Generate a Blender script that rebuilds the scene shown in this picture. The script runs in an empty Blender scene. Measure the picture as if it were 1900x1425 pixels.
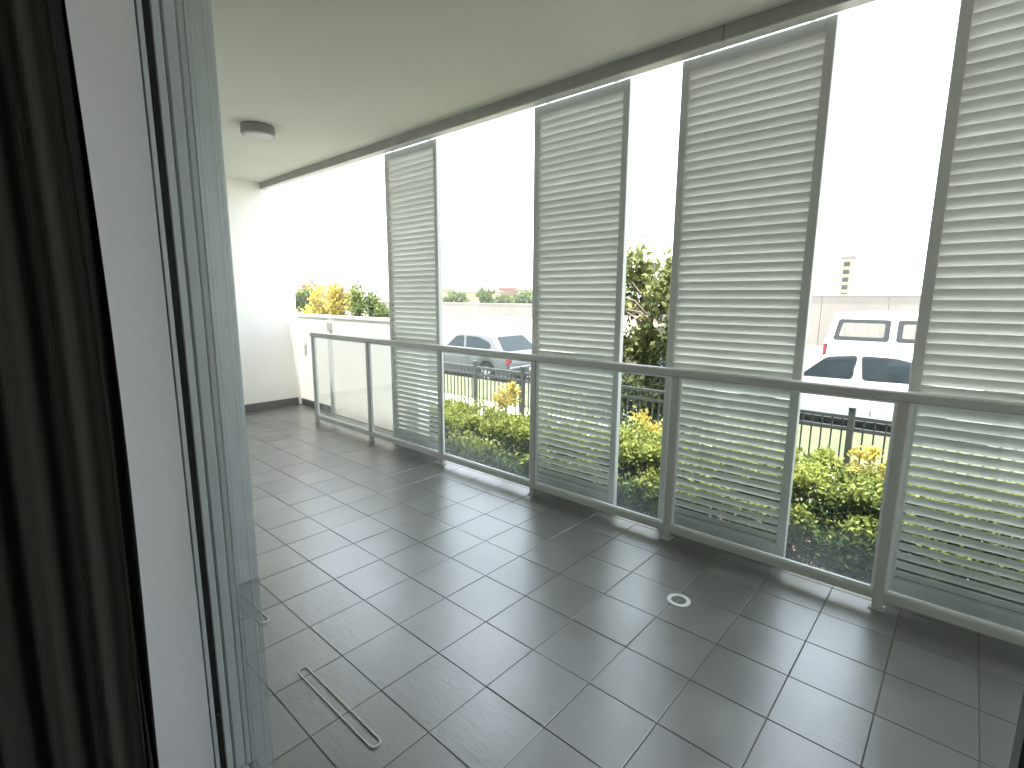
import bpy, math, random
import numpy as np
from mathutils import Vector, Matrix
random.seed(7)
rng = np.random.default_rng(7)
D2R = math.radians
SC = bpy.context.scene
COL = SC.collection

# ------------------------------------------------------------------ camera
CAM = Vector((1.312, -2.519, 1.568))
yaw, pitch, roll = D2R(131.826), D2R(-9.58), D2R(0.328)
F = Vector((math.cos(yaw)*math.cos(pitch), math.sin(yaw)*math.cos(pitch), math.sin(pitch)))
r0 = F.cross(Vector((0, 0, 1))).normalized()
u0 = r0.cross(F)
r1 = r0*math.cos(roll) + u0*math.sin(roll)
u1 = -r0*math.sin(roll) + u0*math.cos(roll)
cd = bpy.data.cameras.new('camera')
cd.sensor_width = 36.0
cd.lens = 18.01
cd.clip_start = 0.02
cd.clip_end = 3000
cam = bpy.data.objects.new('camera', cd)
M = Matrix((r1, u1, -F)).transposed().to_4x4()
M.translation = CAM
cam.matrix_world = M
COL.objects.link(cam)
SC.camera = cam

# ------------------------------------------------------------------ light
SUN_EL, SUN_AZ = D2R(84), D2R(-62)         # azimuth measured from +X towards +Y
world = bpy.data.worlds.new('World')
SC.world = world
world.use_nodes = True
wn = world.node_tree
for n in list(wn.nodes):
    wn.nodes.remove(n)
wo = wn.nodes.new('ShaderNodeOutputWorld')
bg = wn.nodes.new('ShaderNodeBackground')
sky = wn.nodes.new('ShaderNodeTexSky')
sky.sky_type = 'NISHITA'
sky.sun_disc = False
sky.sun_elevation = SUN_EL
sky.sun_rotation = math.pi/2 - SUN_AZ
sky.air_density = 0.8
sky.dust_density = 1.2
sky.ozone_density = 1.0
bg.inputs['Strength'].default_value = 0.15
hs = wn.nodes.new('ShaderNodeHueSaturation')      # thin high cloud: a whiter sky all over
hs.inputs['Saturation'].default_value = 0.42
wn.links.new(sky.outputs[0], hs.inputs['Color'])
tn = wn.nodes.new('ShaderNodeMix'); tn.data_type = 'RGBA'; tn.blend_type = 'MULTIPLY'
tn.inputs['Factor'].default_value = 1.0
tn.inputs['B'].default_value = (1.02, 1.03, 0.95, 1)
wn.links.new(hs.outputs[0], tn.inputs['A'])
wn.links.new(tn.outputs['Result'], bg.inputs[0])
wn.links.new(bg.outputs[0], wo.inputs[0])
sl = bpy.data.lights.new('sun', 'SUN')
sl.energy = 3.2
sl.angle = D2R(0.6)
sl.color = (1.0, 0.95, 0.87)
so = bpy.data.objects.new('sun', sl)
sd = Vector((math.cos(SUN_AZ)*math.cos(SUN_EL), math.sin(SUN_AZ)*math.cos(SUN_EL), math.sin(SUN_EL)))
so.rotation_euler = sd.to_track_quat('Z', 'Y').to_euler()
so.location = (0, 6, 20)
COL.objects.link(so)
SC.view_settings.view_transform = 'Standard'
SC.view_settings.look = 'None'
SC.view_settings.gamma = 1.0
SC.view_settings.use_curve_mapping = False
SC.view_settings.exposure = 2.9
SC.cycles.max_bounces = 10
SC.cycles.diffuse_bounces = 6
SC.cycles.transparent_max_bounces = 24
SC.cycles.sample_clamp_indirect = 8.0

# ------------------------------------------------------------------ materials
def nodes(name):
    m = bpy.data.materials.new(name)
    m.use_nodes = True
    t = m.node_tree
    p = t.nodes['Principled BSDF']
    return m, t, p

def mat(name, col, rough=0.6, metal=0.0, var=0.08, scale=6.0, bump=0.0, bscale=60.0, spec=0.5, detail=4.0, stretch=None, rvar=0.0, orand=0.0):
    m, t, p = nodes(name)
    N, L = t.nodes, t.links
    tc = N.new('ShaderNodeTexCoord')
    src = tc.outputs['Object']
    if stretch:
        mp = N.new('ShaderNodeMapping')
        mp.inputs['Scale'].default_value = stretch
        L.new(src, mp.inputs['Vector'])
        src = mp.outputs[0]
    nz = N.new('ShaderNodeTexNoise')
    nz.inputs['Scale'].default_value = scale
    nz.inputs['Detail'].default_value = detail
    L.new(src, nz.inputs['Vector'])
    mx = N.new('ShaderNodeMix')
    mx.data_type = 'RGBA'
    mx.inputs['A'].default_value = tuple(max(0, c*(1-var)) for c in col) + (1,)
    mx.inputs['B'].default_value = tuple(min(1, c*(1+var)) for c in col) + (1,)
    L.new(nz.outputs['Fac'], mx.inputs['Factor'])
    res = mx.outputs['Result']
    if orand:
        oi = N.new('ShaderNodeObjectInfo')
        ofs = N.new('ShaderNodeVectorMath'); ofs.operation = 'MULTIPLY_ADD'
        ofs.inputs[1].default_value = (31, 17, 23)
        L.new(oi.outputs['Random'], ofs.inputs[0]); L.new(src, ofs.inputs[2]); L.new(ofs.outputs[0], nz.inputs['Vector'])
        hv = N.new('ShaderNodeHueSaturation')
        mv = N.new('ShaderNodeMapRange'); mv.inputs['To Min'].default_value = 1-orand; mv.inputs['To Max'].default_value = 1+orand
        L.new(oi.outputs['Random'], mv.inputs['Value']); L.new(mv.outputs[0], hv.inputs['Value']); L.new(res, hv.inputs['Color'])
        res = hv.outputs[0]
    L.new(res, p.inputs['Base Color'])
    p.inputs['Roughness'].default_value = rough
    p.inputs['Metallic'].default_value = metal
    p.inputs['Specular IOR Level'].default_value = spec
    if rvar:
        mr = N.new('ShaderNodeMapRange')
        mr.inputs['To Min'].default_value = max(0.02, rough-rvar)
        mr.inputs['To Max'].default_value = rough+rvar
        L.new(nz.outputs['Fac'], mr.inputs['Value'])
        L.new(mr.outputs[0], p.inputs['Roughness'])
    if bump:
        nb = N.new('ShaderNodeTexNoise')
        nb.inputs['Scale'].default_value = bscale
        nb.inputs['Detail'].default_value = 5
        L.new(src, nb.inputs['Vector'])
        b = N.new('ShaderNodeBump')
        b.inputs['Strength'].default_value = bump
        b.inputs['Distance'].default_value = 0.01
        L.new(nb.outputs['Fac'], b.inputs['Height'])
        L.new(b.outputs[0], p.inputs['Normal'])
    return m

def tile_mat():
    m, t, p = nodes('grey_tile')
    N, L = t.nodes, t.links
    geo = N.new('ShaderNodeNewGeometry')
    oi = N.new('ShaderNodeObjectInfo')
    nz = N.new('ShaderNodeTexNoise'); nz.inputs['Scale'].default_value = 5; nz.inputs['Detail'].default_value = 6
    L.new(geo.outputs['Position'], nz.inputs['Vector'])
    cr = N.new('ShaderNodeValToRGB')
    cr.color_ramp.elements[0].position = 0.3; cr.color_ramp.elements[0].color = (0.080, 0.083, 0.075, 1)
    cr.color_ramp.elements[1].position = 0.75; cr.color_ramp.elements[1].color = (0.125, 0.126, 0.113, 1)
    L.new(nz.outputs['Fac'], cr.inputs[0])
    hv = N.new('ShaderNodeHueSaturation')
    mr = N.new('ShaderNodeMapRange'); mr.inputs['To Min'].default_value = 0.78; mr.inputs['To Max'].default_value = 1.2
    L.new(oi.outputs['Random'], mr.inputs['Value']); L.new(mr.outputs[0], hv.inputs['Value'])
    L.new(cr.outputs[0], hv.inputs['Color'])
    last = hv.outputs[0]
    # old stains at fixed spots on the floor
    for sx, sy, sr in ((0.62, -0.63, 0.05), (-4.35, 0.06, 0.10), (-4.1, 0.0, 0.07), (0.45, -0.42, 0.03), (-1.6, -0.95, 0.2)):
        d = N.new('ShaderNodeVectorMath'); d.operation = 'DISTANCE'
        d.inputs[1].default_value = (sx, sy, 0)
        L.new(geo.outputs['Position'], d.inputs[0])
        n2 = N.new('ShaderNodeTexNoise'); n2.inputs['Scale'].default_value = 22
        L.new(geo.outputs['Position'], n2.inputs['Vector'])
        ad = N.new('ShaderNodeMath'); ad.operation = 'MULTIPLY_ADD'
        ad.inputs[1].default_value = -sr*1.6; L.new(n2.outputs['Fac'], ad.inputs[0]); L.new(d.outputs['Value'], ad.inputs[2])
        m2 = N.new('ShaderNodeMapRange'); m2.inputs['From Min'].default_value = -sr*0.4; m2.inputs['From Max'].default_value = sr*0.5
        m2.inputs['To Min'].default_value = 0.45; m2.inputs['To Max'].default_value = 0.0
        L.new(ad.outputs[0], m2.inputs['Value'])
        mx = N.new('ShaderNodeMix'); mx.data_type = 'RGBA'
        mx.inputs['B'].default_value = (0.05, 0.05, 0.05, 1)
        L.new(m2.outputs[0], mx.inputs['Factor']); L.new(last, mx.inputs['A'])
        last = mx.outputs['Result']
    L.new(last, p.inputs['Base Color'])
    # relief and gloss: riven slate-look glaze
    off = N.new('ShaderNodeVectorMath'); off.operation = 'ADD'
    sc = N.new('ShaderNodeVectorMath'); sc.operation = 'SCALE'; sc.inputs['Scale'].default_value = 37.0
    cb = N.new('ShaderNodeCombineXYZ')
    L.new(oi.outputs['Random'], cb.inputs[0]); L.new(oi.outputs['Random'], cb.inputs[1])
    L.new(cb.outputs[0], sc.inputs[0]); L.new(sc.outputs[0], off.inputs[0]); L.new(geo.outputs['Position'], off.inputs[1])
    mp = N.new('ShaderNodeMapping'); mp.inputs['Scale'].default_value = (1.0, 2.6, 1.0)
    L.new(off.outputs[0], mp.inputs['Vector'])
    nb = N.new('ShaderNodeTexNoise'); nb.inputs['Scale'].default_value = 16; nb.inputs['Detail'].default_value = 8; nb.inputs['Roughness'].default_value = 0.62
    L.new(mp.outputs[0], nb.inputs['Vector'])
    b = N.new('ShaderNodeBump'); b.inputs['Strength'].default_value = 0.24; b.inputs['Distance'].default_value = 0.004
    L.new(nb.outputs['Fac'], b.inputs['Height']); L.new(b.outputs[0], p.inputs['Normal'])
    rr = N.new('ShaderNodeMapRange'); rr.inputs['To Min'].default_value = 0.24; rr.inputs['To Max'].default_value = 0.42
    L.new(nz.outputs['Fac'], rr.inputs['Value']); L.new(rr.outputs[0], p.inputs['Roughness'])
    p.inputs['Specular IOR Level'].default_value = 1.0
    p.inputs['IOR'].default_value = 2.05
    return m

def leaf_mat(name, dark, light, trans=0.35, pow_=1.0):
    m, t, p = nodes(name)
    N, L = t.nodes, t.links
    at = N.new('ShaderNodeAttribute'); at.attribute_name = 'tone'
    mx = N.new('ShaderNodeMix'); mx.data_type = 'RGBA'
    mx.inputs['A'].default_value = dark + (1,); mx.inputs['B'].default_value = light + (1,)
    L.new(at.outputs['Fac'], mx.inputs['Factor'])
    L.new(mx.outputs['Result'], p.inputs['Base Color'])
    p.inputs['Roughness'].default_value = 0.65
    p.inputs['Specular IOR Level'].default_value = 0.25
    tr = N.new('ShaderNodeBsdfTranslucent')
    L.new(mx.outputs['Result'], tr.inputs['Color'])
    ms = N.new('ShaderNodeMixShader'); ms.inputs[0].default_value = trans
    L.new(p.outputs[0], ms.inputs[1]); L.new(tr.outputs[0], ms.inputs[2])
    L.new(ms.outputs[0], t.nodes['Material Output'].inputs[0])
    return m

def glass_mat(name, tint=(0.90, 0.96, 0.94), rough=0.02, veil=0.0, veil_z=None, veil_all=0.0):
    """thin sheet glass: tinted see-through + Fresnel reflection, optional pale veil painted in for reflections, stronger to the bottom edge"""
    m = bpy.data.materials.new(name)
    m.use_nodes = True
    t = m.node_tree
    N, L = t.nodes, t.links
    N.remove(N['Principled BSDF'])
    out = N['Material Output']
    tr = N.new('ShaderNodeBsdfTransparent'); tr.inputs[0].default_value = tint + (1,)
    gl = N.new('ShaderNodeBsdfGlossy'); gl.inputs['Roughness'].default_value = rough
    fr = N.new('ShaderNodeFresnel')
    gb = N.new('ShaderNodeNewGeometry')       # leaving the sheet: undo the node's own flip, so a thin sheet never reflects totally
    mi = N.new('ShaderNodeMapRange'); mi.inputs['To Min'].default_value = 1.5; mi.inputs['To Max'].default_value = 1/1.5
    L.new(gb.outputs['Backfacing'], mi.inputs['Value']); L.new(mi.outputs[0], fr.inputs[0])
    ms = N.new('ShaderNodeMixShader')
    L.new(fr.outputs[0], ms.inputs[0]); L.new(tr.outputs[0], ms.inputs[1]); L.new(gl.outputs[0], ms.inputs[2])
    last = ms.outputs[0]
    if veil or veil_all:  # painted reflection: pale diffuse veil laid over the glass
        df = N.new('ShaderNodeBsdfDiffuse'); df.inputs[0].default_value = (0.70, 0.74, 0.76, 1)
        dt = N.new('ShaderNodeBsdfTranslucent'); dt.inputs[0].default_value = (0.70, 0.74, 0.76, 1)
        md = N.new('ShaderNodeMixShader'); md.inputs[0].default_value = 0.5
        L.new(df.outputs[0], md.inputs[1]); L.new(dt.outputs[0], md.inputs[2])
        geo = N.new('ShaderNodeNewGeometry'); sx = N.new('ShaderNodeSeparateXYZ')
        L.new(geo.outputs['Position'], sx.inputs[0])
        nz = N.new('ShaderNodeTexNoise'); nz.inputs['Scale'].default_value = 9; nz.inputs['Detail'].default_value = 6
        L.new(geo.outputs['Position'], nz.inputs['Vector'])
        mr = N.new('ShaderNodeMapRange')
        mr.inputs['From Min'].default_value = 0.10; mr.inputs['From Max'].default_value = 0.42
        mr.inputs['To Min'].default_value = veil; mr.inputs['To Max'].default_value = veil_all
        L.new(sx.outputs['Z'], mr.inputs['Value'])
        mu = N.new('ShaderNodeMath'); mu.operation = 'MULTIPLY'
        m3 = N.new('ShaderNodeMapRange'); m3.inputs['From Min'].default_value = 0.3; m3.inputs['From Max'].default_value = 0.7; m3.inputs['To Min'].default_value = 0.6; m3.inputs['To Max'].default_value = 1.2
        L.new(nz.outputs['Fac'], m3.inputs['Value'])
        L.new(mr.outputs[0], mu.inputs[0]); L.new(m3.outputs[0], mu.inputs[1])
        m2 = N.new('ShaderNodeMixShader')
        L.new(mu.outputs[0], m2.inputs[0]); L.new(last, m2.inputs[1]); L.new(md.outputs[0], m2.inputs[2])
        last = m2.outputs[0]
    L.new(last, out.inputs[0])
    return m

MT = dict(
    tile=tile_mat(),
    grout=mat('grout', (0.17, 0.15, 0.115), 0.9, var=0.35, scale=14, bump=0.3, bscale=200),
    skirt=mat('skirting_tile', (0.115, 0.12, 0.12), 0.45, var=0.15, scale=12, bump=0.2),
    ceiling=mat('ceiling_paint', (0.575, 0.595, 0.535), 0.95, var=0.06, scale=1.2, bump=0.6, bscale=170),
    wall=mat('white_render', (0.83, 0.82, 0.775), 0.85, var=0.03, scale=3, bump=0.35, bscale=130),
    lit_wall=mat('sunlit_white_render', (0.90, 0.90, 0.87), 0.8, var=0.02, scale=3, bump=0.3, bscale=130),  # lighter copy of the wall render, sunlight put into its colour
    jamb=mat('painted_reveal', (0.90, 0.89, 0.91), 0.55, var=0.025, scale=3, bump=0.1, bscale=40),
    alu=mat('powdercoat_grey', (0.68, 0.70, 0.70), 0.38, metal=0.15, var=0.05, scale=9),
    aluw=mat('powdercoat_white', (0.74, 0.77, 0.79), 0.35, metal=0.1, var=0.03, scale=9),
    rail=mat('railing_paint', (0.47, 0.48, 0.455), 0.42, metal=0.1, var=0.07, scale=9, rvar=0.08),
    bead=mat('white_bead', (0.82, 0.84, 0.85), 0.4, var=0.03),
    frame=mat('screen_frame_paint', (0.56, 0.575, 0.555), 0.45, var=0.06, scale=7),
    slat=mat('louvre_paint', (0.80, 0.81, 0.78), 0.6, orand=0.05, var=0.09, scale=5, stretch=(0.6, 4, 4), rvar=0.08),
    fascia=mat('fascia_paint', (0.33, 0.33, 0.30), 0.6, var=0.12, scale=6, bump=0.2),
    rubber=mat('black_rubber', (0.012, 0.012, 0.012), 0.7, var=0.2),
    steel=mat('brushed_steel', (0.62, 0.62, 0.60), 0.3, metal=0.9, var=0.1, scale=40),
    dark=mat('dark_metal', (0.035, 0.037, 0.04), 0.5, var=0.2, scale=20),
    curtain=mat('olive_curtain', (0.032, 0.030, 0.021), 0.95, var=0.25, scale=3, stretch=(1, 1, 0.12), bump=0.3, bscale=250),
    curtain2=mat('dark_lining', (0.016, 0.013, 0.013), 0.95, var=0.25, scale=3, stretch=(1, 1, 0.12), bump=0.3, bscale=250),
    room=mat('room_paint', (0.50, 0.48, 0.43), 0.9, var=0.04),
    carpet=mat('room_carpet', (0.09, 0.085, 0.075), 1.0, var=0.3, scale=60, bump=0.5, bscale=400),
    outline=mat('white_outline', (0.75, 0.75, 0.70), 0.6, var=0.05),
    shade=mat('opal_plastic', (0.42, 0.43, 0.42), 0.4, var=0.03),
    lampg=mat('lamp_grey', (0.20, 0.215, 0.21), 0.45, var=0.05),
    fence=mat('fence_paint', (0.055, 0.065, 0.06), 0.5, var=0.2, scale=12),
    soil=mat('garden_soil', (0.085, 0.06, 0.04), 1.0, var=0.4, scale=9, bump=0.8, bscale=25),
    grass=mat('verge_grass', (0.11, 0.125, 0.07), 1.0, var=0.35, scale=4, bump=0.8, bscale=60),
    ground=mat('far_ground', (0.22, 0.22, 0.16), 1.0, var=0.25, scale=0.15, bump=0.2, bscale=3),
    road=mat('asphalt', (0.085, 0.085, 0.088), 0.9, var=0.2, scale=0.8, bump=0.6, bscale=60),
    path=mat('concrete_path', (0.40, 0.39, 0.36), 0.9, var=0.12, scale=2, bump=0.3, bscale=40),
    kerb=mat('kerb_concrete', (0.36, 0.35, 0.33), 0.9, var=0.15, scale=3),
    conc=mat('weathered_concrete', (0.235, 0.215, 0.205), 0.9, var=0.35, scale=0.35, bump=0.3, bscale=6, detail=8),
    silver=mat('silver_car_paint', (0.12, 0.13, 0.135), 0.32, metal=0.25, var=0.03),
    whitec=mat('white_car_paint', (0.78, 0.79, 0.80), 0.22, var=0.02),
    bluec=mat('blue_car_paint', (0.06, 0.10, 0.17), 0.22, metal=0.2, var=0.04),
    cglass=mat('tinted_car_glass', (0.018, 0.026, 0.03), 0.06, var=0.2, spec=0.3),
    tyre=mat('tyre_rubber', (0.025, 0.025, 0.026), 0.85, var=0.2),
    rim=mat('alloy_rim', (0.50, 0.51, 0.53), 0.3, metal=0.7, var=0.05),
    trim=mat('black_trim', (0.03, 0.03, 0.032), 0.55, var=0.1),
    red=mat('red_lens', (0.26, 0.03, 0.03), 0.2, var=0.1),
    amber=mat('amber_lens', (0.70, 0.22, 0.02), 0.2, var=0.1),
    hlamp=mat('clear_lens', (0.70, 0.72, 0.74), 0.1, var=0.1),
    interior_panel=mat('pale_interior', (0.42, 0.36, 0.31), 0.9, var=0.35, scale=3, stretch=(6, 1, 0.4)),
    bark=mat('bark', (0.20, 0.17, 0.14), 0.95, var=0.35, scale=12, bump=0.8, bscale=30),
    roofr=mat('red_roof_tiles', (0.22, 0.06, 0.05), 0.85, var=0.2, scale=2),
    roofg=mat('grey_roof_tiles', (0.13, 0.13, 0.15), 0.85, var=0.2, scale=2),
    cream=mat('cream_render', (0.33, 0.28, 0.19), 0.9, var=0.08, scale=0.6),
    brick=mat('pale_brick', (0.26, 0.18, 0.15), 0.9, var=0.2, scale=2),
    winfar=mat('far_window_glass', (0.02, 0.022, 0.025), 0.5, var=0.2, spec=0.1),
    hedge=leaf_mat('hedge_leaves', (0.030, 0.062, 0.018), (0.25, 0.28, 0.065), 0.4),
    gold=leaf_mat('golden_leaves', (0.22, 0.19, 0.05), (0.56, 0.45, 0.10), 0.45),
    tree=leaf_mat('tree_leaves', (0.030, 0.055, 0.018), (0.24, 0.26, 0.09), 0.45),
    ttree=leaf_mat('far_tree_leaves', (0.05, 0.09, 0.03), (0.17, 0.21, 0.06), 0.35),
    flower=leaf_mat('flowers_and_sky_gaps', (0.60, 0.55, 0.45), (0.85, 0.80, 0.74), 0.4),
)
gl_rail = glass_mat('railing_glass', (0.965, 0.985, 0.98), 0.015, veil=0.15, veil_all=0.006)
gl_door = glass_mat('door_glass', (0.88, 0.90, 0.90), 0.03, veil=0.16, veil_all=0.14)
gl_van = glass_mat('van_glass', (0.72, 0.75, 0.75), 0.02)

# ------------------------------------------------------------------ helpers
class MB:
    def __init__(s):
        s.v = []; s.f = []; s.sm = False
    def add(s, vs, fs):
        k = len(s.v)
        s.v += [tuple(p) for p in vs]
        s.f += [tuple(i+k for i in f) for f in fs]
        return s
    def box(s, x0, x1, y0, y1, z0, z1, b=0.0):
        if b <= 0:
            vs = [(x, y, z) for z in (z0, z1) for y in (y0, y1) for x in (x0, x1)]
            s.add(vs, [(0, 2, 3, 1), (4, 5, 7, 6), (0, 1, 5, 4), (2, 6, 7, 3), (0, 4, 6, 2), (1, 3, 7, 5)])
        else:       # chamfered box
            vs = []
            c = ((x0+x1)/2, (y0+y1)/2, (z0+z1)/2); h = ((x1-x0)/2, (y1-y0)/2, (z1-z0)/2)
            idx = {}
            for sx in (-1, 1):
                for sy in (-1, 1):
                    for sz in (-1, 1):
                        for a in range(3):
                            hh = [h[0]-b, h[1]-b, h[2]-b]; hh[a] = h[a]
                            idx[(sx, sy, sz, a)] = len(vs)
                            vs.append((c[0]+sx*hh[0], c[1]+sy*hh[1], c[2]+sz*hh[2]))
            fs = []
            def quad(l):
                # orient outward
                p = [Vector(vs[i]) for i in l]
                n = (p[1]-p[0]).cross(p[2]-p[0])
                m = sum(p, Vector())/len(p) - Vector(c)
                fs.append(tuple(l) if n.dot(m) > 0 else tuple(reversed(l)))
            for a in range(3):
                o = [i for i in range(3) if i != a]
                for sa in (-1, 1):
                    l = []
                    for s1, s2 in ((-1, -1), (1, -1), (1, 1), (-1, 1)):
                        k = [0, 0, 0]; k[a] = sa; k[o[0]] = s1; k[o[1]] = s2
                        l.append(idx[(k[0], k[1], k[2], a)])
                    quad(l)
            for a in range(3):
                o = [i for i in range(3) if i != a]
                for s1 in (-1, 1):
                    for s2 in (-1, 1):
                        l = []
                        for sa, ax in ((-1, o[0]), (1, o[0]), (1, o[1]), (-1, o[1])):
                            k = [0, 0, 0]; k[a] = sa; k[o[0]] = s1; k[o[1]] = s2
                            l.append(idx[(k[0], k[1], k[2], ax)])
                        quad(l)
            for sx in (-1, 1):
                for sy in (-1, 1):
                    for sz in (-1, 1):
                        quad([idx[(sx, sy, sz, a)] for a in range(3)])
            s.add(vs, fs)
        return s
    def tube(s, path, r, n=8, caps=True, closed=False):
        P = [Vector(p) for p in path]
        rs = r if isinstance(r, (list, tuple)) else [r]*len(P)
        rings = []
        m = len(P)
        for i, p in enumerate(P):
            if closed:
                d = (P[(i+1) % m]-P[i-1]).normalized()
            else:
                d = (P[min(i+1, m-1)]-P[max(i-1, 0)]).normalized()
            a = Vector((0, 0, 1)) if abs(d.z) < 0.9 else Vector((1, 0, 0))
            e1 = d.cross(a).normalized(); e2 = d.cross(e1)
            rings.append([p+rs[i]*(e1*math.cos(t)+e2*math.sin(t)) for t in [2*math.pi*k/n for k in range(n)]])
        vs = [q for rg in rings for q in rg]
        fs = []
        for i in range(m if closed else m-1):
            j = (i+1) % m
            for k in range(n):
                fs.append((i*n+k, i*n+(k+1) % n, j*n+(k+1) % n, j*n+k))
        if caps and not closed:
            fs.append(tuple(range(n))[::-1]); fs.append(tuple((m-1)*n+k for k in range(n)))
        return s.add(vs, fs)
    def lathe(s, c, prof, n=24, ax='z'):
        vs = []
        for r_, h in prof:
            for k in range(n):
                t = 2*math.pi*k/n
                if ax == 'z': vs.append((c[0]+r_*math.cos(t), c[1]+r_*math.sin(t), c[2]+h))
                else: vs.append((c[0]+r_*math.cos(t), c[1]+h, c[2]+r_*math.sin(t)))
        fs = []
        for i in range(len(prof)-1):
            for k in range(n):
                q = (i*n+k, i*n+(k+1) % n, (i+1)*n+(k+1) % n, (i+1)*n+k)
                fs.append(q if ax == 'z' else q[::-1])
        fs.append(tuple(range(n))[::-1]); fs.append(tuple((len(prof)-1)*n+k for k in range(n)))
        return s.add(vs, fs)
    def prism(s, poly, y0, y1):          # poly in (x, z), extruded in y
        n = len(poly)
        vs = [(x, y0, z) for x, z in poly] + [(x, y1, z) for x, z in poly]
        fs = [tuple(range(n)), tuple(range(2*n-1, n-1, -1))]
        for i in range(n):
            j = (i+1) % n
            fs.append((i, i+n, j+n, j))
        return s.add(vs, fs)
    def mesh(s, name, m, smooth=False):
        me = bpy.data.meshes.new(name)
        me.from_pydata(s.v, [], s.f)
        me.materials.append(m)
        if smooth:
            me.polygons.foreach_set('use_smooth', [True]*len(me.polygons))
        me.update()
        return me

def link(name, data, parent=None, loc=(0, 0, 0), rot=(0, 0, 0), label=None, cat=None, group=None, kind=None):
    o = bpy.data.objects.new(name, data)
    COL.objects.link(o)
    o.location = loc
    o.rotation_euler = rot
    if parent is not None: o.parent = parent
    if label: o['label'] = label
    if cat: o['category'] = cat
    if group: o['group'] = group
    if kind: o['kind'] = kind
    return o

def obj(name, mb, m, parent=None, smooth=False, **k):
    import bmesh
    me = mb.mesh(name, m, smooth)
    bm = bmesh.new(); bm.from_mesh(me); bmesh.ops.recalc_face_normals(bm, faces=bm.faces[:]); bm.to_mesh(me); bm.free()
    return link(name, me, parent, **k)

def empty(name, loc, label, cat, rz=0, group=None):
    return link(name, None, None, loc, (0, 0, rz), label, cat, group)

def copy_tree(o, parent=None):
    c = o.copy()
    COL.objects.link(c)
    c.parent = parent
    for ch in list(o.children):
        copy_tree(ch, c)
    return c

def sheet(x0, x1, y0, y1, z):
    return MB().add([(x0, y0, z), (x1, y0, z), (x1, y1, z), (x0, y1, z)], [(0, 1, 2, 3)])

# ------------------------------------------------------------------ setting: terrain
XW = -5.97
GZ, RZ = -0.62, -0.95
obj('ground', sheet(-1500, 1500, 18.0, 1600, RZ-0.012).add(
    [(-1500, -1500, -1.9), (1500, -1500, -1.9), (1500, 18.01, -1.9), (-1500, 18.01, -1.9)], [(0, 1, 2, 3)]), MT['ground'], kind='structure')
obj('garden_bed', MB().box(-40, 30, 0.74, 3.6, -1.39, GZ), MT['soil'], kind='structure')
# the verge slopes gently down from the fence to the kerb
def slope(y):
    return GZ + (RZ+0.12-GZ)*(y-3.6)/(6.9-3.6)
def rise(x):            # the street climbs gently towards +X
    return 0.013*(x+10.3)
def strip(y0, y1, dz=0.0):
    return MB().add([(-60, y0, slope(y0)+dz), (60, y0, slope(y0)+dz), (60, y1, slope(y1)+dz), (-60, y1, slope(y1)+dz)], [(0, 1, 2, 3)])
def climb(mb):
    mb.v = [(x, y, z+rise(x)) for x, y, z in mb.v]
    return mb
obj('verge', strip(3.6, 4.1), MT['grass'], kind='structure')
obj('footpath', strip(4.1, 5.6, 0.0), MT['path'], kind='structure')
obj('nature_strip', MB().add([(-60, 5.6, slope(5.6)), (60, 5.6, slope(5.6)), (60, 6.75, RZ+0.12+rise(60)), (-60, 6.75, RZ+0.12+rise(-60))], [(0, 1, 2, 3)]), MT['grass'], kind='structure')
kb = MB().box(-60, 60, 6.75, 6.9, RZ-0.1, RZ+0.13, 0.015)
obj('kerb', climb(kb), MT['kerb'], kind='structure')
obj('road', climb(sheet(-60, 60, 6.9, 15.8, RZ)), MT['road'], kind='structure')
obj('far_kerb', climb(MB().box(-60, 60, 15.8, 15.95, RZ-0.1, RZ+0.12, 0.015)), MT['kerb'], kind='structure')
obj('far_footpath', climb(sheet(-60, 60, 15.95, 18, RZ+0.10)), MT['path'], kind='structure')

# ------------------------------------------------------------------ building shell
obj('balcony_slab', MB().box(XW-0.3, -3.2, -2.1, 0.949, -0.30, -0.0028).box(-3.1999, 8.0, -2.1, 0.72, -0.30, -0.0028), MT['grout'], kind='structure')
slab = bpy.data.objects['balcony_slab']
tm = MB()
a, ch = 0.1482, 0.0015
tm.add([(-a, -a, -0.008), (a, -a, -0.008), (a, a, -0.008), (-a, a, -0.008),
        (-a, -a, -ch), (a, -a, -ch), (a, a, -ch), (-a, a, -ch),
        (-a+ch, -a+ch, 0), (a-ch, -a+ch, 0), (a-ch, a-ch, 0), (-a+ch, a-ch, 0)],
       [(8, 9, 10, 11), (4, 5, 9, 8), (5, 6, 10, 9), (6, 7, 11, 10), (7, 4, 8, 11),
        (0, 1, 5, 4), (1, 2, 6, 5), (2, 3, 7, 6), (3, 0, 4, 7)])
tme = tm.mesh('tile', MT['tile'])
b_ = 0.117
cm = MB().add([(-a, 0.0022, -0.008), (a, 0.0022, -0.008), (a, b_, -0.008), (-a, b_, -0.008), (-a, 0.0022, 0), (a, 0.0022, 0), (a, b_, 0), (-a, b_, 0)],
              [(4, 5, 6, 7), (0, 1, 5, 4), (1, 2, 6, 5), (2, 3, 7, 6), (3, 0, 4, 7)])
cme = cm.mesh('tile', MT['tile'])
for i in range(-20, 9):
    for k in range(-7, 3):
        cx, cy = i*0.3+0.15, k*0.3+0.15
        if cx < -1.8 and cy < -1.4: continue
        if cx < XW: continue
        if k == 2 and cx > -3.2:
            link('tile', cme, slab, (cx, 0.6, random.uniform(-.0008, .0008)))
            continue
        o = link('tile', tme, slab, (cx+random.uniform(-.0008, .0008), cy+random.uniform(-.0008, .0008), random.uniform(-.0008, .0008)),
                 (random.uniform(-.0012, .0012), random.uniform(-.0012, .0012), random.uniform(-.001, .001)+random.choice((0, 1, 2, 3))*math.pi/2))
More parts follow.
